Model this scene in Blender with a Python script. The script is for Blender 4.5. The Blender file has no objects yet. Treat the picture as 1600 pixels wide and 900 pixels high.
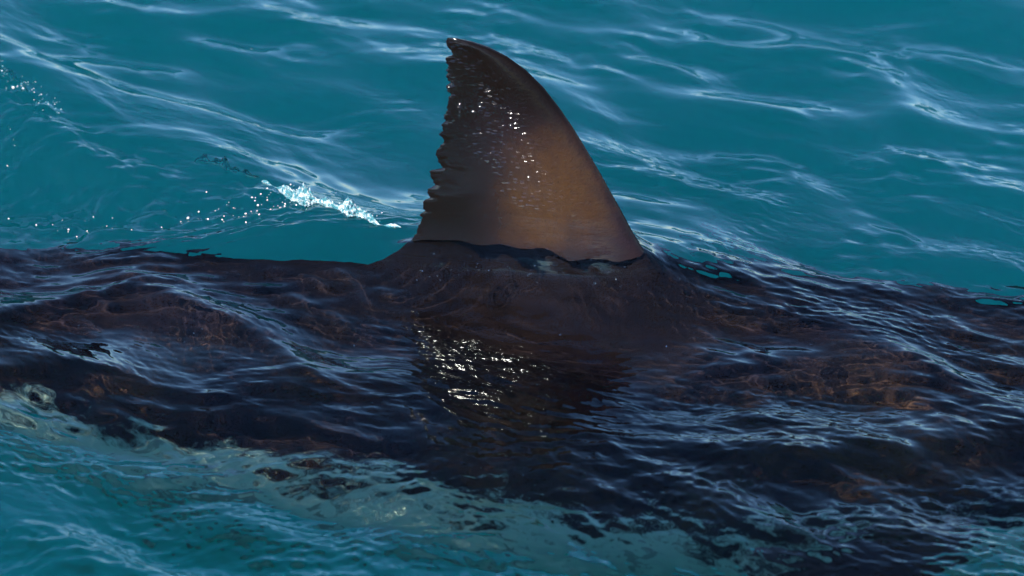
import bpy, bmesh, math, random
import numpy as np
from mathutils import Vector, Matrix

rng = np.random.default_rng(7)
random.seed(7)
S = bpy.context.scene
COL = S.collection

# ------------------------------------------------------------------ camera
PITCH = math.radians(30.0)
DIST = 9.0
AIM = Vector((0.0, -0.045, 0.0))
cam_d = bpy.data.cameras.new('camera')
cam = bpy.data.objects.new('camera', cam_d)
COL.objects.link(cam)
cam.location = AIM + Vector((0, -math.cos(PITCH), math.sin(PITCH))) * DIST
cam.rotation_euler = (math.pi / 2 - PITCH, 0, 0)
cam_d.sensor_width = 36
cam_d.lens = 36 * DIST / 2.10
cam_d.clip_start = 0.1
cam_d.clip_end = 6000
cam_d.dof.use_dof = True
cam_d.dof.focus_distance = DIST
cam_d.dof.aperture_fstop = 3.2
S.camera = cam

# ------------------------------------------------------------------ sky, sun, exposure
SUN_EL, SUN_AZ = math.radians(43), math.radians(-153)   # azimuth from +Y, clockwise seen from above
w = bpy.data.worlds.new('World'); S.world = w; w.use_nodes = True
nt = w.node_tree
sky = nt.nodes.new('ShaderNodeTexSky'); sky.sky_type = 'NISHITA'; sky.sun_disc = False
sky.sun_elevation = SUN_EL; sky.sun_rotation = SUN_AZ
sky.air_density = 0.75; sky.dust_density = 0.0; sky.ozone_density = 6.0
bg = nt.nodes['Background']; bg.inputs['Strength'].default_value = 0.15
nt.links.new(sky.outputs[0], bg.inputs['Color'])
sun_d = bpy.data.lights.new('sun', 'SUN'); sun_d.energy = 5.0; sun_d.angle = math.radians(0.53)
sun_d.color = (1.0, 0.93, 0.82)
sun = bpy.data.objects.new('sun', sun_d); COL.objects.link(sun)
sd = Vector((math.sin(SUN_AZ) * math.cos(SUN_EL), math.cos(SUN_AZ) * math.cos(SUN_EL), math.sin(SUN_EL)))
sun.rotation_euler = sd.to_track_quat('Z', 'Y').to_euler()
sun.location = sd * 30
S.view_settings.view_transform = 'Standard'; S.view_settings.look = 'None'
S.view_settings.exposure = 0.82; S.view_settings.gamma = 1.0
cy = S.cycles
cy.max_bounces = 9; cy.transmission_bounces = 7; cy.glossy_bounces = 4; cy.diffuse_bounces = 1; cy.volume_bounces = 4
cy.use_adaptive_sampling = True; cy.adaptive_threshold = 0.03; cy.adaptive_min_samples = 16
cy.transparent_max_bounces = 8
cy.blur_glossy = 0.6; cy.caustics_refractive = True; cy.caustics_reflective = True
cy.sample_clamp_indirect = 30.0
MNEE = True
sun_d.cycles.is_caustics_light = MNEE

# ------------------------------------------------------------------ helpers
def link(name, me, mat=None, parent=None, smooth=True):
    o = bpy.data.objects.new(name, me); COL.objects.link(o)
    if mat: me.materials.append(mat)
    if parent: o.parent = parent
    if smooth:
        me.polygons.foreach_set('use_smooth', np.ones(len(me.polygons), bool))
    return o

def tag(o, label=None, cat=None, group=None, kind=None):
    for k, v in (('label', label), ('category', cat), ('group', group), ('kind', kind)):
        if v: o[k] = v
    return o

def grid_mesh(name, V, nx, ny, wrap_u=False):
    """V: (ny,nx,3)"""
    idx = np.arange(nx * ny).reshape(ny, nx)
    if wrap_u: idx = np.concatenate([idx, idx[:, :1]], 1)
    q = np.stack([idx[:-1, :-1], idx[:-1, 1:], idx[1:, 1:], idx[1:, :-1]], -1).reshape(-1, 4)
    return fast_mesh(name, V.reshape(-1, 3), q)

def fast_mesh(name, v, q):
    me = bpy.data.meshes.new(name)
    me.vertices.add(len(v)); me.vertices.foreach_set('co', v.astype(np.float32).ravel())
    n = q.shape[1]
    me.loops.add(q.size); me.loops.foreach_set('vertex_index', q.astype(np.int32).ravel())
    me.polygons.add(len(q)); me.polygons.foreach_set('loop_start', np.arange(0, q.size, n, dtype=np.int32))
    me.update(calc_edges=True); me.validate()
    return me

def sstep(a, b, x):
    t = np.clip((x - a) / (b - a), 0, 1); return t * t * (3 - 2 * t)

def mat(name):
    m = bpy.data.materials.new(name); m.use_nodes = True
    t = m.node_tree; t.nodes.clear()
    out = t.nodes.new('ShaderNodeOutputMaterial')
    return m, t, out

class NB:
    def __init__(s, t): s.t = t
    def n(s, typ, **kw):
        nd = s.t.nodes.new(typ)
        for k, v in kw.items():
            if hasattr(nd, k): setattr(nd, k, v)
        return nd
    def l(s, a, b): s.t.links.new(a, b)

# ------------------------------------------------------------------ water surface (height field in metres)
def waves(X, Y, seed, lam0, lam1, n, kdir, spread, slope):
    r = np.random.default_rng(seed)
    X = X.astype(np.float32); Y = Y.astype(np.float32)
    Z = np.zeros_like(X)
    lam = np.exp(r.uniform(math.log(lam0), math.log(lam1), n))
    ang = kdir + r.normal(0, spread, n)
    ph = r.uniform(0, 2 * math.pi, n)
    for l_, a_, p_ in zip(lam, ang, ph):
        k = 2 * math.pi / l_
        Z += np.float32(slope / k * math.sqrt(2.0 / n)) * np.sin(np.float32(k * math.cos(a_)) * X + np.float32(k * math.sin(a_)) * Y + np.float32(p_))
    return Z

def vnoise(X, Y, seed, scale, n=14):
    """smooth 0..1 patchiness"""
    z = waves(X, Y, seed, scale * .6, scale * 1.7, n, 0, 3.0, 1.0)
    z /= (z.std() + 1e-9)
    return 1 / (1 + np.exp(-1.8 * z))

def curve(x, pts, rad=.05):
    p = np.array(pts)
    a = 0
    for o in np.linspace(-1, 1, 7): a = a + np.interp(x + o * rad, p[:, 0], p[:, 1]) / 7
    return a

def ridge(X, Y, pts, hs, w_near, w_far, rad=.05):
    """a crest that follows y = c(x); hs lists (x, height)"""
    c = curve(X, pts, rad); h = curve(X, hs, rad)
    e = .01
    sl = (curve(X + e, pts, rad) - curve(X - e, pts, rad)) / (2 * e)
    d = (Y - c) / np.sqrt(1 + sl * sl)
    wd = np.where(d < 0, w_near, w_far)
    return h * np.exp(-np.abs(d / wd) ** 1.7), d

WAKE = [(-1.5, 1.1), (-1.226, .881), (-1.131, .787), (-1.035, .666), (-.899, .546), (-.754, .444), (-.628, .398), (-.543, .335), (-.472, .268), (-.375, .184), (-.266, .113), (-.15, .05)]
WAKE_H = [(-1.6, .05), (-1.15, .07), (-.9, .05), (-.6, .05), (-.4, .042), (-.27, .028), (-.17, 0), (0, 0)]
LIP = [(-1.2, .04), (-.95, .06), (-.799, .10), (-.678, .10), (-.531, .085), (-.425, .093), (-.32, .115), (-.2, .14), (0, .15)]
LIP_H = [(-1.2, 0), (-.8, .016), (-.6, .034), (-.4, .040), (-.25, .034), (-.1, .01), (.05, 0)]
HUMP1 = [(-1.4, -.33), (-1.106, -.238), (-1.033, -.2), (-.885, -.11), (-.785, -.058), (-.662, -.149), (-.527, -.251), (-.419, -.376), (-.351, -.498), (-.2, -.7)]
HUMP1_H = [(-1.5, .02), (-1.0, .030), (-.78, .034), (-.55, .036), (-.42, .02), (-.33, 0), (0, 0)]
HUMP2 = [(-1.3, -.44), (-1.075, -.409), (-.938, -.384), (-.824, -.384), (-.732, -.433), (-.588, -.518), (-.371, -.624), (-.222, -.676), (.1, -.72)]
HUMP2_H = [(-1.4, .01), (-.95, .020), (-.7, .028), (-.4, .024), (-.2, .012), (0, 0)]
SWELL = [(.05, -.60), (.3, -.66), (.55, -.72), (.8, -.66), (1.1, -.62), (1.4, -.6)]
SWELL_H = [(0, 0), (.25, .012), (.55, .022), (.85, .026), (1.3, .016)]

def fin_line(x): return -math.tan(math.radians(5)) * x

def height(X, Y):
    KD = math.radians(53)
    wx = X + waves(X, Y, 91, .5, 1.2, 10, 0, 3, .16); wy = Y + waves(X, Y, 92, .5, 1.2, 10, 0, 3, .16)
    R = np.hypot(X, Y)
    far = 1 - sstep(5, 25, R)
    # calm patch behind the fin and in the lee of the wake
    calm = np.exp(-(((X + .40) / .19) ** 2 + ((Y - .03) / .075) ** 2))
    calm2 = np.exp(-(((X + .30) / .22) ** 2 + ((Y - .42) / .22) ** 2))
    front = np.exp(-((X / .30) ** 4 + ((Y + .42) / .36) ** 4))         # the sheltered water before the fin
    z = waves(wx, wy, 1, .45, 1.3, 26, KD, .36, .095)
    b = waves(wx, wy, 2, .12, .40, 44, KD, .42, .135) * (.55 + .9 * vnoise(X, Y, 31, .9))
    z += b * (1 - .85 * calm) * (1 - .6 * calm2) * (1 - .55 * front)
    m1 = (.28 + 1.4 * vnoise(wx, wy, 3, .42) ** 1.5)
    z += far * m1 * waves(wx, wy, 4, .035, .11, 64, KD + .12, .40, .115) * (1 - .4 * sstep(.2, .6, Y)) * (1 - .9 * calm) * (1 - .7 * calm2) * (1 - .3 * front)
    m2 = (.15 + vnoise(wx, wy, 5, .28) ** 1.5) * (1 - .55 * sstep(.25, .75, Y))
    z += far * m2 * waves(wx, wy, 6, .010, .030, 64, KD - .05, .45, .11) * (1 - calm) * (1 - .7 * calm2)
    # ripples that cross the sheltered water
    z += front * waves(wx, wy, 7, .018, .06, 40, math.radians(84), .22, .085)
    # fine shivers over the right flank
    fl = sstep(.15, .5, X) * (1 - sstep(-.05, .25, Y)) * far
    z += fl * (.3 + vnoise(X, Y, 41, .3)) * waves(wx, wy, 8, .016, .05, 50, math.radians(62), .35, .10)
    a, d = ridge(X, Y, WAKE, WAKE_H, .20, .20)
    z += a
    # the broken near face of the wake
    face = sstep(.02, -.03, d) * sstep(-.42, -.25, d) * (1 - sstep(-.55, -.33, X)) * sstep(.06, .14, Y) * far
    z += face * (.45 + vnoise(X, Y, 51, .25)) * waves(wx, wy, 9, .02, .11, 70, math.radians(80), .6, .34)
    a, d = ridge(X, Y, LIP, LIP_H, .085, .13); z += a
    lipm = np.exp(-((d - .018) / .045) ** 2) * (1 - sstep(-.25, -.1, X)) * sstep(-.95, -.75, X)
    z += lipm * waves(wx, wy, 12, .012, .05, 40, math.radians(92), .16, .30)
    left = (1 - sstep(-.35, .0, X)) * sstep(-.75, -.6, Y) * (1 - sstep(-.12, .02, Y)) * far
    z += left * (.2 + vnoise(X, Y, 43, .3)) * waves(wx, wy, 13, .016, .06, 50, math.radians(52), .45, .05)
    a, d = ridge(X, Y, HUMP1, HUMP1_H, .055, .11); z += a
    a, d = ridge(X, Y, HUMP2, HUMP2_H, .050, .12); z += a
    a, d = ridge(X, Y, SWELL, SWELL_H, .07, .13); z += a
    # water heaped against the fin
    d = Y - fin_line(X)
    hx = curve(X, [(-.5, 0), (-.32, .010), (-.245, .030), (-.19, .085), (-.05, .105), (.08, .105), (.18, .080), (.27, .050), (.36, .020), (.46, .006), (.6, 0), (.8, 0)], .05)
    hx = hx * (1 + .04 * np.sin(X * 29 + Y * 21 + 1) + .025 * np.sin(X * 61 - Y * 37 + 2))
    z += hx * np.where(d < 0, np.exp(-(np.sqrt(d * d + .03 ** 2) - .03) / .115), np.exp(-np.abs(d / .17) ** 1.7)) * 1.12
    z += np.exp(-(X / .27) ** 4 - ((d + .09) / .08) ** 2) * waves(wx, wy, 14, .014, .05, 40, math.radians(75), .6, .07)
    z += np.exp(-((X + .15) / .09) ** 2 - ((d + .10) / .07) ** 2) * waves(wx, wy, 16, .018, .045, 30, math.radians(110), .3, .22)
    z -= .018 * np.exp(-((X - .0) / .28) ** 2 - ((d + .27) / .10) ** 2)
    # short ripples over the pale flank in the foreground
    near = (1 - sstep(-.78, -.58, Y)) * far
    z += near * (.25 + vnoise(X, Y, 61, .22)) * waves(wx, wy, 15, .018, .07, 56, math.radians(72), .5, .16)
    # rings left by drops
    for cx, cy_, r0 in ((.02, -.075, .030), (-.015, -.10, .012), (-.037, -.115, .018), (.62, -.36, .02), (-.62, -.9, .02)):
        r = np.hypot(X - cx, (Y - cy_))
        z += .0008 * np.exp(-((r - r0) / .007) ** 2) * np.cos((r - r0) * 2 * math.pi / .010)
    return z

def axis(lo, hi, step, far, growth=1.16):
    core = np.arange(lo, hi + step / 2, step)
    L, x, s = [], lo, step
    while x > -far: s *= growth; x -= s; L.append(x)
    R, x, s = [], core[-1], step
    while x < far: s *= growth; x += s; R.append(x)
    return np.concatenate([L[::-1], core, R])

STEP = 0.0030
gx = axis(-1.30, 1.30, STEP, 2500); gy = axis(-1.25, 1.45, STEP, 2500)
X, Y = np.meshgrid(gx, gy)
Z = height(X, Y) * (1 - sstep(200, 900, np.hypot(X, Y)))
nx, ny = len(gx), len(gy)
V = np.stack([X, Y, Z], -1)
Z0 = Z
def surf(x, y):
    """height of the built surface at a point"""
    i = np.clip(np.searchsorted(gx, x), 1, nx - 1); j = np.clip(np.searchsorted(gy, y), 1, ny - 1)
    return Z0[j, i]
DEPTH = 9.0
idx = np.arange(nx * ny).reshape(ny, nx)
q = np.stack([idx[:-1, :-1], idx[:-1, 1:], idx[1:, 1:], idx[1:, :-1]], -1).reshape(-1, 4)
rim = np.concatenate([idx[0, :-1], idx[:-1, -1], idx[-1, :0:-1], idx[:0:-1, 0]])
rv = V.reshape(-1, 3)[rim].copy(); rv[:, 2] = -DEPTH - 1
base = nx * ny; m_ = len(rim); bi = base + np.arange(m_)
verts = np.concatenate([V.reshape(-1, 3), rv, [[0, 0, -DEPTH - 1]]]); cen = len(verts) - 1
side = np.stack([bi, np.roll(bi, -1), np.roll(rim, -1), rim], -1)
bot = np.array([[bi[i], cen, bi[(i + 2) % m_], bi[(i + 1) % m_]] for i in range(0, m_ - 1, 2)])
wm, t, out = mat('sea_water'); B = NB(t)
gl = B.n('ShaderNodeBsdfGlass'); gl.inputs['IOR'].default_value = 1.333; gl.inputs['Roughness'].default_value = 0.0
gl.inputs['Color'].default_value = (.91, 1, 1, 1)
B.l(gl.outputs[0], out.inputs['Surface'])
water = link('sea_water', fast_mesh('sea_water', verts, np.concatenate([q, side, bot])), wm)
tag(water, kind='structure'); water.cycles.is_caustics_caster = MNEE

# the murk of the deeper water: an even scattering volume that fills the sea from below the shark to the bottom
dm, t, out = mat('deep_water'); B = NB(t)
ab = B.n('ShaderNodeVolumeAbsorption'); sc_ = B.n('ShaderNodeVolumeScatter'); ad = B.n('ShaderNodeAddShader')
ab.inputs['Color'].default_value = (0.0, .9993, .9875, 1); ab.inputs['Density'].default_value = 60
sc_.inputs['Color'].default_value = (1, 1, 1, 1); sc_.inputs['Density'].default_value = 2.6; sc_.inputs['Anisotropy'].default_value = -.6
B.l(ab.outputs[0], ad.inputs[0]); B.l(sc_.outputs[0], ad.inputs[1]); B.l(ad.outputs[0], out.inputs['Volume'])
b = 2450; z0, z1 = -DEPTH - .5, -.82
bv = np.array([[x, y, z] for z in (z0, z1) for y in (-b, b) for x in (-b, b)], float)
deep = link('deep_water', fast_mesh('deep_water', bv, np.array([[0, 2, 3, 1], [4, 5, 7, 6], [0, 1, 5, 4], [2, 6, 7, 3], [0, 4, 6, 2], [1, 3, 7, 5]])), dm, smooth=False)
tag(deep, kind='structure')

sm, t, out = mat('seabed'); B = NB(t)
d = B.n('ShaderNodeBsdfDiffuse'); nz = B.n('ShaderNodeTexNoise'); nz.inputs['Scale'].default_value = .3
rp = B.n('ShaderNodeValToRGB'); rp.color_ramp.elements[0].color = (.16, .17, .13, 1); rp.color_ramp.elements[1].color = (.34, .31, .23, 1)
B.l(nz.outputs[0], rp.inputs[0]); B.l(rp.outputs[0], d.inputs[0]); B.l(d.outputs[0], out.inputs['Surface'])
sb = link('seabed', fast_mesh('seabed', np.array([[-2400, -2400, -DEPTH], [2400, -2400, -DEPTH], [2400, 2400, -DEPTH], [-2400, 2400, -DEPTH]], float), np.array([[0, 1, 2, 3]])), sm)
tag(sb, kind='structure')

# ------------------------------------------------------------------ shark (local x towards the head, z up, origin at the fin's foot)
YAW, ROLL = math.radians(5), math.radians(10)
ST = np.array([  # x, half width, half height, z of the ridge
    (2.25, .015, .015, -.46), (2.15, .09, .08, -.39), (1.95, .18, .16, -.30), (1.6, .31, .29, -.20), (1.2, .41, .41, -.105), (.8, .46, .48, -.065), (.4, .48, .51, -.045),
    (0, .47, .51, -.03), (-.4, .42, .46, -.055), (-.8, .36, .39, -.035), (-1.2, .27, .30, -.05), (-1.6, .175, .21, -.10), (-2.0, .115, .13, -.17), (-2.3, .095, .085, -.20), (-2.55, .03, .05, -.21)])
def st(x, col):
    a = 0
    for o in np.linspace(-.14, .14, 7): a = a + np.interp(x + o, ST[::-1, 0], ST[::-1, col]) / 7
    return a
nb, nr = 300, 128
xs = np.linspace(2.25, -2.55, nb); th = np.linspace(0, 2 * math.pi, nr, endpoint=False)
XX, TH = np.meshgrid(xs, th, indexing='ij')
hw, hh, rz = st(XX, 1), st(XX, 2), st(XX, 3)
sy, cz = np.sin(TH), np.cos(TH)
# the back is a little peaked, the belly flatter
P = np.stack([XX, hw * sy * (1 - .10 * np.clip(cz, 0, 1) ** 2), rz - hh + hh * np.where(cz > 0, cz, .70 * cz)], -1)

def capped(V, n_ring, n_rows):
    """closed tube from rings"""
    me = grid_mesh('tmp', V, n_ring, n_rows, wrap_u=True)
    bm = bmesh.new(); bm.from_mesh(me); bm.verts.ensure_lookup_table()
    for ring in (0, n_rows - 1):
        bm.faces.new([bm.verts[ring * n_ring + i] for i in range(n_ring)])
    bmesh.ops.recalc_face_normals(bm, faces=bm.faces)
    bm.to_mesh(me); bm.free()
    return me

def foil(c):
    f = np.where(c < .3, np.sqrt(np.clip(1 - ((.3 - c) / .3) ** 2, 0, 1)), 0)
    g = np.where(c < .42, 1 - .5 * (c - .3) ** 2 / .12 * 1.5625, 1.5625 * (1 - c) * 1.0345)
    return np.where(c < .3, f, np.clip(g, 0, 1))

# dorsal fin
LEAD = np.array([(-0.1324, 0.5271), (-0.1131, 0.5265), (-0.0836, 0.5207), (-0.0489, 0.5095), (-0.0129, 0.4913), (0.0258, 0.4632), (0.062, 0.4264), (0.0931, 0.3849), (0.1206, 0.3431), (0.1455, 0.301), (0.1719, 0.2544), (0.1971, 0.2075), (0.2225, 0.1604), (0.2467, 0.113), (0.2682, 0.0756), (0.2924, 0.0411), (0.3231, 0.0113), (0.3763, -0.0133), (0.44, -0.034), (0.5, -0.06), (0.55, -0.12)])
TRAIL = np.array([(-0.1324, 0.5271), (-0.1363, 0.5184), (-0.1338, 0.5072), (-0.1262, 0.4991), (-0.1236, 0.4921), (-0.1353, 0.4831), (-0.1367, 0.4731), (-0.1316, 0.4648), (-0.1381, 0.4531), (-0.1357, 0.439), (-0.128, 0.4308), (-0.1345, 0.4219), (-0.1333, 0.4106), (-0.1256, 0.4023), (-0.1308, 0.3935), (-0.1336, 0.3762), (-0.1402, 0.3558), (-0.1377, 0.3472), (-0.1443, 0.3354), (-0.1431, 0.3268), (-0.1497, 0.3149), (-0.1407, 0.3009), (-0.1433, 0.2921), (-0.1552, 0.2799), (-0.158, 0.2624), (-0.1489, 0.2482), (-0.1438, 0.2383), (-0.1674, 0.2328), (-0.1701, 0.2195), (-0.1611, 0.2053), (-0.1598, 0.201), (-0.1744, 0.1915), (-0.1732, 0.1769), (-0.1693, 0.1712), (-0.1838, 0.1631), (-0.184, 0.1484), (-0.1775, 0.1428), (-0.1907, 0.1348), (-0.191, 0.1112), (-0.2005, 0.084), (-0.2274, 0.05), (-0.2649, 0.0213), (-0.3386, -0.0123), (-0.4248, -0.0362), (-0.48, -0.06), (-0.52, -0.12)])
zt, zb = LEAD[0, 1], -.12
u = np.linspace(0, 1, 340); zs = zt - (zt - zb) * (u ** 1.35)
def by_z(tab, z): return np.interp(z, tab[::-1, 1], tab[::-1, 0])
xl, xt = by_z(LEAD, zs), by_z(TRAIL, zs)
jr = np.random.default_rng(5)
jag = sum(a * np.sin(zs * f + jr.uniform(0, 6.28)) for a, f in ((.0011, 300), (.0009, 520), (.0007, 830)))
for zc, dep, wd_ in zip(jr.uniform(.10, .50, 26), jr.uniform(.0008, .0042, 26), jr.uniform(.0012, .004, 26)):
    jag = jag + dep * np.exp(-np.abs((zs - zc) / wd_) ** 1.5) * np.where(zs > zc, 1, .6)
xt = xt + np.where((zs > .07) & (zs < .50), jag, 0)
NC = 72
c = .5 * (1 - np.cos(np.linspace(0, math.pi, NC)))
cc = np.concatenate([c, c[::-1][1:-1]]); sgn = np.concatenate([np.ones(NC), -np.ones(NC - 2)])
ZZ, CC = np.meshgrid(zs, cc, indexing='ij'); SG = np.broadcast_to(sgn, ZZ.shape)
ker = np.hanning(61); ker /= ker.sum()
xs_ = np.convolve(np.pad(xt, 30, mode='edge'), ker, 'valid'); wtip = sstep(.515, .49, zs); xs_ = xs_ * wtip + xt * (1 - wtip)
XL, XT = xl[:, None], xs_[:, None]
chord = XL - XT
Th = np.interp(ZZ, [-.12, -.06, -.04, -.02, .0, .03, .06, .15, .3, .43, .51, .535], [.22, .17, .125, .095, .078, .062, .051, .039, .028, .018, .010, .004])
half = Th * foil(np.clip(CC, 0, 1)) + .0022 * np.sqrt(np.clip(1 - CC, 0, 1)) * np.clip(CC * 30, 0, 1)
half *= np.clip((zt - ZZ) / .012, 0, 1) ** .5 * .98 + .02
xx = XL - chord * CC + (xt - xs_)[:, None] * np.clip((CC - .92) / .08, 0, 1) ** 1.5
edge_ = np.clip((CC - .55) / .45, 0, 1) ** 2 * sstep(.03, .12, ZZ)
wob = edge_ * (.0022 * np.sin(ZZ * 27 + 1) + .0004 * np.sin(ZZ * 83 + 2))
bend = -math.tan(ROLL - math.radians(3)) * (np.sqrt(np.clip(ZZ, 0, 1) ** 2 + .03 ** 2) - .03)     # the blade stands upright although the body rolls
F = np.stack([xx, SG * half + wob + bend, ZZ], -1)
fin_me = capped(F, len(cc), len(zs))

def plate_fin(root0, root1, tip, tip_chord, thick, n=40, m=44, sweep=.25, up=(0, 0, 1)):
    """swept fin: leading root, trailing root, tip"""
    a, b_, t_ = Vector(root0), Vector(root1), Vector(tip)
    upv = Vector(up)
    rows = []
    cs = .5 * (1 - np.cos(np.linspace(0, math.pi, m))); c2 = np.concatenate([cs, cs[::-1][1:-1]]); sg = np.concatenate([np.ones(m), -np.ones(m - 2)])
    for i in range(n):
        s_ = i / (n - 1)
        span = 1 - (1 - s_) ** 1.3
        le = a.lerp(t_, span) + (a - b_) * sweep * math.sin(math.pi * span) * .6
        te = b_.lerp(t_ + (b_ - a).normalized() * tip_chord, span) + (a - b_) * .20 * math.sin(math.pi * span)
        k = max(.05, math.sqrt(max(0, 1 - span ** 3)))
        mid = (le + te) / 2; le = mid + (le - mid) * k; te = mid + (te - mid) * k
        T_ = thick * (1 - .85 * span)
        for cv, sv in zip(c2, sg):
            p = le.lerp(te, cv) + upv * (sv * (T_ * float(foil(cv)) + .0015 * (1 - cv)))
            rows.append(p[:])
    return capped(np.array(rows).reshape(n, len(c2), 3), len(c2), n)

fins = [fin_me]
for s_ in (-1, 1):
    fins.append(plate_fin((1.05, s_ * .34, -.50), (.52, s_ * .36, -.56), (.28, s_ * 1.10, -.80), .05, .05, up=(0, s_ * .30, .95)))      # pectoral
    fins.append(plate_fin((-1.0, s_ * .15, -.52), (-1.22, s_ * .10, -.47), (-1.25, s_ * .22, -.62), .03, .02, up=(0, s_ * .5, .85)))     # pelvic
fins.append(plate_fin((-1.45, 0, -.14), (-1.62, 0, -.16), (-1.62, 0, .0), .02, .012, up=(0, 1, 0)))                                     # second dorsal
fins.append(plate_fin((-1.60, 0, -.50), (-1.75, 0, -.46), (-1.76, 0, -.62), .02, .012, up=(0, 1, 0)))                                   # anal
fins.append(plate_fin((-2.22, 0, -.24), (-2.54, 0, -.26), (-2.98, 0, .38), .05, .03, up=(0, 1, 0)))                                     # tail, upper lobe
fins.append(plate_fin((-2.22, 0, -.30), (-2.54, 0, -.26), (-2.86, 0, -.78), .05, .03, up=(0, 1, 0)))                                    # tail, lower lobe

# ---- skin
km, t, out = mat('shark_skin'); B = NB(t)
ps = B.n('ShaderNodeBsdfPrincipled')
tc = B.n('ShaderNodeTexCoord'); sep = B.n('ShaderNodeSeparateXYZ'); B.l(tc.outputs['Object'], sep.inputs[0])
sn = B.n('ShaderNodeSeparateXYZ'); B.l(tc.outputs['Normal'], sn.inputs[0])
def math_(op, a, b=None, c=None, clamp=False):
    nd = B.n('ShaderNodeMath'); nd.operation = op; nd.use_clamp = clamp
    for i, v in enumerate((a, b, c)):
        if v is None: continue
        if isinstance(v, (int, float)): nd.inputs[i].default_value = v
        else: B.l(v, nd.inputs[i])
    return nd.outputs[0]
def noise(scale, detail=4, rough=.55, vec=None):
    nd = B.n('ShaderNodeTexNoise'); nd.inputs['Scale'].default_value = scale; nd.inputs['Detail'].default_value = detail; nd.inputs['Roughness'].default_value = rough
    B.l(vec or tc.outputs['Object'], nd.inputs['Vector']); return nd.outputs[0]
def rng_(v, a, b, c=0, d=1):
    nd = B.n('ShaderNodeMapRange'); nd.interpolation_type = 'SMOOTHSTEP'
    for i, x in enumerate((a, b, c, d)): nd.inputs[1 + i].default_value = x
    B.l(v, nd.inputs[0]); return nd.outputs[0]
def mixc(f, a, b):
    nd = B.n('ShaderNodeMix'); nd.data_type = 'RGBA'
    B.l(f, nd.inputs[0])
    for i, v in ((6, a), (7, b)):
        if isinstance(v, tuple): nd.inputs[i].default_value = v + (1,)
        else: B.l(v, nd.inputs[i])
    return nd.outputs[2]
x_, z_ = sep.outputs[0], sep.outputs[2]
n1 = noise(3.2, 6); n2 = noise(14, 5); n3 = noise(70, 4); n4 = noise(420, 2)
# upper side: browns, mottled
col = mixc(math_('MULTIPLY', rng_(n1, .38, .66), rng_(z_, -.03, -.22, .22, 1)), (.012, .0085, .0145), (.066, .030, .0145))
col = mixc(rng_(n2, .42, .62, 0, .55), col, (.016, .010, .009))
col = mixc(rng_(n3, .60, .72, 0, .5), col, (.010, .007, .006))
# the fin: golden brown foot, near-black tip and trailing edge
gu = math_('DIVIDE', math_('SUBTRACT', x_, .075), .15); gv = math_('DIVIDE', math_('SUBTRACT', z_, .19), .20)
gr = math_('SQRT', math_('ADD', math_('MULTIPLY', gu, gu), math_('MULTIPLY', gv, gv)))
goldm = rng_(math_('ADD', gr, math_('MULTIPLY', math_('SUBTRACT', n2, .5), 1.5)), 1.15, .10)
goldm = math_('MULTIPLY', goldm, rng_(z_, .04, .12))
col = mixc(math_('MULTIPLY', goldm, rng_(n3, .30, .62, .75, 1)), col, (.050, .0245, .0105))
col = mixc(rng_(noise(210, 3, .6), .56, .70, 0, .55), col, (.012, .007, .005))
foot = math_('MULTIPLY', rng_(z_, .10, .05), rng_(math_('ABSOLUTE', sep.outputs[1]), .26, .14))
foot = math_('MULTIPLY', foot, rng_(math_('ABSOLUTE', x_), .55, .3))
col = mixc(math_('MULTIPLY', foot, .55), col, (.010, .006, .006))  # skin round the foot darkened to carry the water film's dark reflection
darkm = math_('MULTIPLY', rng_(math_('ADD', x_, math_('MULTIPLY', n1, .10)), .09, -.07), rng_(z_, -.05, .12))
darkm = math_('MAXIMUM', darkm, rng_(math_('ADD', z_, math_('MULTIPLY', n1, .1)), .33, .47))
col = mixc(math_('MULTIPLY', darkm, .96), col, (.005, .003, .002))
# white belly with a ragged border; the fins are dark above
bord = math_('ADD', z_, math_('MULTIPLY', math_('SUBTRACT', noise(7, 7, .74), .5), .52))
bord = math_('ADD', bord, math_('MULTIPLY', math_('ABSOLUTE', math_('ADD', x_, -.55)), -.16))
belly = rng_(bord, -.51, -.60)
top_fin = math_('MULTIPLY', rng_(sn.outputs[2], .28, .42), rng_(x_, .0, .1))
belly = math_('MULTIPLY', belly, math_('SUBTRACT', 1.0, top_fin))
spots = rng_(noise(9, 5, .6), .56, .60)
belly = math_('MULTIPLY', belly, math_('SUBTRACT', 1.0, math_('MULTIPLY', spots, .5)))
col = mixc(belly, col, (.46, .50, .39))
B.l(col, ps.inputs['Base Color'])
ps.inputs['Roughness'].default_value = .55
ps.inputs['IOR'].default_value = 1.4
dry = rng_(z_, .01, .06)      # under water the wet film has no surface of its own
# water still running off the trailing half: beads and rivulets in a band from the tip down to the foot
bandx = math_('SUBTRACT', math_('ADD', x_, math_('MULTIPLY', z_, .6)), .185)
band = rng_(math_('ABSOLUTE', math_('ADD', bandx, math_('MULTIPLY', math_('SUBTRACT', noise(11, 3), .5), .16))), .10, .04)
edge_wet = math_('MULTIPLY', rng_(x_, -.055, -.10), rng_(z_, .30, .38))
band = math_('MAXIMUM', band, edge_wet)
band = math_('MULTIPLY', band, math_('MULTIPLY', rng_(noise(26, 3), .40, .54), rng_(z_, .13, .22)))
lead_ = rng_(math_('ADD', x_, math_('MULTIPLY', z_, .62)), .30, .14, .12, 1)       # wet coat cut back at the front to dim its sky reflection
B.l(math_('MULTIPLY', dry, lead_), ps.inputs['Coat Weight']); B.l(math_('MULTIPLY', dry, .05), ps.inputs['Specular IOR Level'])
ps.inputs['Coat Roughness'].default_value = .065; ps.inputs['Coat IOR'].default_value = 1.52
mp = B.n('ShaderNodeMapping'); mp.inputs['Scale'].default_value = (.5, .5, 1.35); B.l(tc.outputs['Object'], mp.inputs[0])
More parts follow.
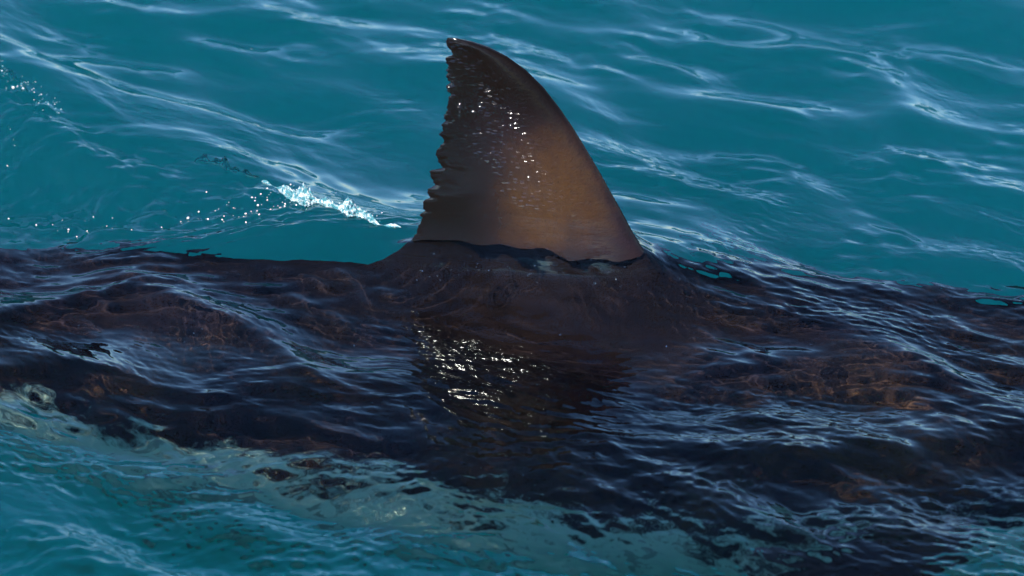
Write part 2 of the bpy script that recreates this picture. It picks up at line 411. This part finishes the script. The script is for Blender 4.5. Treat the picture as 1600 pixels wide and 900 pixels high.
vo = B.n('ShaderNodeTexVoronoi'); vo.inputs['Scale'].default_value = 135; B.l(mp.outputs[0], vo.inputs['Vector'])
vs = B.n('ShaderNodeSeparateColor'); B.l(vo.outputs['Color'], vs.inputs[0])
# each bead of the running sheet is a small sill whose upper face tips skywards by its own angle
pm = B.n('ShaderNodeSeparateXYZ'); B.l(vo.outputs['Position'], pm.inputs[0]); pz = B.n('ShaderNodeSeparateXYZ'); B.l(mp.outputs[0], pz.inputs[0])
sill = math_('DIVIDE', math_('SUBTRACT', pm.outputs[2], pz.outputs[2]), 1.35 * .0024)
sill = math_('MULTIPLY', sill, math_('MULTIPLY_ADD', vs.outputs[1], .36, .40))
onb = math_('MULTIPLY', rng_(vo.outputs['Distance'], .44, .34), math_('MULTIPLY', band, math_('GREATER_THAN', vs.outputs[0], .35)))
hgt = math_('ADD', math_('MULTIPLY', sill, onb), math_('MULTIPLY', noise(45, 2, .5, mp.outputs[0]), .24))
bp = B.n('ShaderNodeBump'); bp.inputs['Distance'].default_value = .0024; bp.inputs['Strength'].default_value = 1
B.l(hgt, bp.inputs['Height'])
B.l(bp.outputs[0], ps.inputs['Coat Normal'])
bp2 = B.n('ShaderNodeBump'); bp2.inputs['Strength'].default_value = .5; bp2.inputs['Distance'].default_value = .003; B.l(math_('ADD', n3, noise(240, 3)), bp2.inputs['Height'])
B.l(bp2.outputs[0], ps.inputs['Normal'])
B.l(ps.outputs[0], out.inputs['Surface'])

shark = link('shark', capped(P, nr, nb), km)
tmp = []
for k, fm in enumerate(fins):
    o = bpy.data.objects.new('tmp_fin', fm); COL.objects.link(o); tmp.append(o)
    md = shark.modifiers.new('u%d' % k, 'BOOLEAN'); md.operation = 'UNION'; md.solver = 'EXACT'; md.object = o
bpy.context.view_layer.update()
dg = bpy.context.evaluated_depsgraph_get()
nm = bpy.data.meshes.new_from_object(shark.evaluated_get(dg))
shark.modifiers.clear()
old = shark.data; shark.data = nm; bpy.data.meshes.remove(old); nm.name = 'shark'
for o in tmp:
    m_e = o.data; bpy.data.objects.remove(o); bpy.data.meshes.remove(m_e)
bm = bmesh.new(); bm.from_mesh(nm)
sel = [v for v in bm.verts if -.17 < v.co.z < .015 and abs(v.co.y) < .26 and -.62 < v.co.x < .66]
for _ in range(14): bmesh.ops.smooth_vert(bm, verts=sel, factor=.5, use_axis_x=True, use_axis_y=True, use_axis_z=True)
bm.to_mesh(nm); bm.free()
nm.materials.clear(); nm.materials.append(km)
nm.polygons.foreach_set('material_index', np.zeros(len(nm.polygons), np.int32))
nm.polygons.foreach_set('use_smooth', np.ones(len(nm.polygons), bool))
shark.rotation_euler = (-ROLL, 0, -YAW)
shark.cycles.is_caustics_receiver = MNEE
tag(shark, 'dark brown shark just under the surface, its ragged-edged dorsal fin standing out of the water', 'shark')
print('shark', len(nm.vertices), [round(v, 2) for v in shark.dimensions])

# ------------------------------------------------------------------ foam and drops
def blobs(name, pts, radii, squash, material, rough=.35, sub=2, seed=3):
    r = np.random.default_rng(seed)
    bm = bmesh.new(); bmesh.ops.create_icosphere(bm, subdivisions=sub, radius=1)
    bv = np.array([v.co[:] for v in bm.verts]); bf = np.array([[v.index for v in f.verts] for f in bm.faces]); bm.free()
    VV, FF = [], []
    for i, (p, rad) in enumerate(zip(pts, radii)):
        k = r.normal(0, 1, (4, 3)) * 2.2; ph = r.uniform(0, 6.28, 4)
        dsp = 1 + rough * sum(np.sin(bv @ k[j] + ph[j]) for j in range(4)) / 3
        a = r.uniform(0, 6.28); R_ = np.array([[math.cos(a), -math.sin(a), 0], [math.sin(a), math.cos(a), 0], [0, 0, 1]])
        v = (bv * dsp[:, None] * rad * np.array([r.uniform(.8, 1.7), r.uniform(.7, 1.1), squash])) @ R_.T + p
        VV.append(v); FF.append(bf + i * len(bv))
    return link(name, fast_mesh(name, np.concatenate(VV), np.concatenate(FF)), material)

fm, t, out = mat('foam'); B = NB(t)
pf = B.n('ShaderNodeBsdfPrincipled'); pf.inputs['Base Color'].default_value = (.62, .72, .76, 1); pf.inputs['Roughness'].default_value = .18
pf.inputs['IOR'].default_value = 1.33
gg = B.n('ShaderNodeBsdfPrincipled'); gg.inputs['Base Color'].default_value = (.06, .22, .27, 1); gg.inputs['IOR'].default_value = 1.333; gg.inputs['Roughness'].default_value = .08
mx = B.n('ShaderNodeMixShader'); ge = B.n('ShaderNodeNewGeometry'); rp = B.n('ShaderNodeMapRange')
rp.inputs[1].default_value = .46; rp.inputs[2].default_value = .64
fn = B.n('ShaderNodeTexNoise'); fn.inputs['Scale'].default_value = 130; fn.inputs['Detail'].default_value = 4; ft = B.n('ShaderNodeTexCoord'); B.l(ft.outputs['Object'], fn.inputs['Vector'])
B.l(fn.outputs[0], rp.inputs[0]); B.l(rp.outputs[0], mx.inputs[0]); B.l(pf.outputs[0], mx.inputs[2]); B.l(gg.outputs[0], mx.inputs[1]); B.l(mx.outputs[0], out.inputs['Surface'])
gz, t, out = mat('clear_drop'); B = NB(t)
gc = B.n('ShaderNodeBsdfGlass'); gc.inputs['IOR'].default_value = 1.333; gc.inputs['Roughness'].default_value = .09; B.l(gc.outputs[0], out.inputs['Surface'])
bmz, t, out = mat('water_drop'); B = NB(t)
gd = B.n('ShaderNodeBsdfGlass'); gd.inputs['IOR'].default_value = 1.333; gd.inputs['Roughness'].default_value = .07
gp = B.n('ShaderNodeBsdfPrincipled'); gp.inputs['Base Color'].default_value = (.8, .82, .8, 1); gp.inputs['Roughness'].default_value = .15  # white base colour stands in for sun glints on the drops
dx = B.n('ShaderNodeMixShader'); dgm = B.n('ShaderNodeNewGeometry'); dt = B.n('ShaderNodeMath'); dt.operation = 'GREATER_THAN'; dt.inputs[1].default_value = .35
B.l(dgm.outputs['Random Per Island'], dt.inputs[0]); B.l(dt.outputs[0], dx.inputs[0]); B.l(gd.outputs[0], dx.inputs[1]); B.l(gp.outputs[0], dx.inputs[2]); B.l(dx.outputs[0], out.inputs['Surface'])

def on_curve(pts, x0, x1, n, across, r, bias=1.0):
    xx = x0 + (x1 - x0) * r.uniform(0, 1, n) ** bias
    yy = curve(xx, pts, .05) + r.normal(0, across, n)
    return xx, yy
wf, t, out = mat('churned_water'); B = NB(t)
gw = B.n('ShaderNodeBsdfGlass'); gw.inputs['IOR'].default_value = 1.12; gw.inputs['Roughness'].default_value = .05
B.l(gw.outputs[0], out.inputs['Surface'])
r = np.random.default_rng(21)
def rope(name, x0, x1, wid, hgt, seed, n=420, m=60, material=None):
    """a churned rope of foam lying on the crest of the wake"""
    U, A = np.meshgrid(np.linspace(0, 1, n), np.linspace(0, math.pi, m), indexing='ij')
    xc = x0 + (x1 - x0) * U; yc = curve(xc, WAKE, .05) - .006 + .007 * np.sin(U * 8.5 + seed) + .004 * np.sin(U * 21 + 2 * seed)
    env = np.clip(np.sin(math.pi * U ** .75), 0, 1) ** .9 * np.clip(.62 + .30 * np.sin(U * 17 + seed) + .25 * np.sin(U * 41 + 1), .10, 1.2)
    px_, py_ = xc * .42, A * wid
    nn = 0
    for lam, amp in ((.022, .5), (.011, .5), (.006, .45), (.0034, .3)):
        nn = nn + amp * (1 - 1.6 * np.abs(waves(px_ + .3 * py_, py_, seed + int(lam * 9999), lam * .7, lam * 1.4, 9, 0, 3, 1.0) / (lam / 6.28)))
    nn = .55 + .45 * nn
    wdt = wid * env * (.7 + .35 * nn); hg = hgt * env * (.35 + .8 * nn)
    yy = yc + np.cos(A) * wdt
    zz = surf(xc, np.clip(yy, -1, 1.4)) * .5 + surf(xc, yc) * .5 - .001 + np.sin(A) * hg
    return link(name, grid_mesh(name, np.stack([xc, yy, zz], -1), m, n), material or fm)
foam = rope('foam', -.53, -.225, .036, .027, 3, 520, 80)
tag(foam, 'white broken foam along the tip of the wake crest behind the fin', 'foam', kind='stuff')
spl = rope('splash', -.68, -.53, .022, .018, 6, 300, 50, wf)
tag(spl, 'glassy churned water on the middle of the wake crest', 'splash', kind='stuff')
xx, yy = on_curve(WAKE, -.5, -.27, 40, .022, r)
spl2 = rope('splash', -1.24, -1.02, .020, .016, 9, 320, 50, wf)
tag(spl2, 'broken water at the left end of the wake crest', 'splash', kind='stuff')
x2, y2 = on_curve(WAKE, -1.2, -.98, 110, .030, r)
xx = np.concatenate([xx, x2]); yy = np.concatenate([yy, y2]); n_ = len(xx)
foam2 = blobs('spray', np.stack([xx, yy, surf(xx, yy) + np.abs(r.normal(0, .006, n_))], -1), r.uniform(.0006, .0020, n_), .8, fm, sub=1, seed=8)
tag(foam2, 'glassy lumps and spray on the far left crest of the wake', 'spray', kind='stuff')
# drops and bubbles lying on the water
cl = []
for cx, cy_, sx, sy_, n_ in ((-.60, .20, .06, .03, 40), (-.50, .22, .04, .045, 46), (-.92, .22, .06, .03, 26), (-.45, .19, .05, .02, 16), (-1.08, .5, .05, .14, 26), (-.58, -.26, .20, .12, 26), (-.3, -.3, .3, .25, 20), (-.75, -.95, .25, .1, 8), (.05, -.8, .1, .06, 14), (.35, -.3, .25, .12, 14), (-.2, .9, .8, .3, 10)):
    cl.append(np.stack([r.normal(cx, sx, n_), r.normal(cy_, sy_, n_)], -1))
cl = np.concatenate(cl)
rad = np.clip(.0011 * np.exp(r.normal(0, .45, len(cl))), .0005, .0034)
nf = 70
fx_ = r.uniform(-.20, .27, nf); fd = r.uniform(.035, .10, nf)
cl = np.concatenate([cl, np.stack([fx_, fin_line(fx_) - fd], -1)]); rad = np.concatenate([rad, r.uniform(.0008, .002, nf)])
wk = (cl[:, 0] < -.40) & (cl[:, 1] > .12)
P3 = np.stack([cl[:, 0], cl[:, 1], surf(cl[:, 0], cl[:, 1]) + rad * .5], -1)
drops = blobs('water_drops', P3[~wk], rad[~wk], .9, gz, rough=.12, sub=2, seed=5)
tag(drops, 'scattered clear drops and bubbles lying on the water over the shark', 'drops', kind='stuff')
beads = blobs('spray_drops', P3[wk], rad[wk], .9, bmz, rough=.12, sub=2, seed=6)
tag(beads, 'drops, most coloured white for sun glints, scattered on the near face of the wake behind the fin', 'drops', kind='stuff')
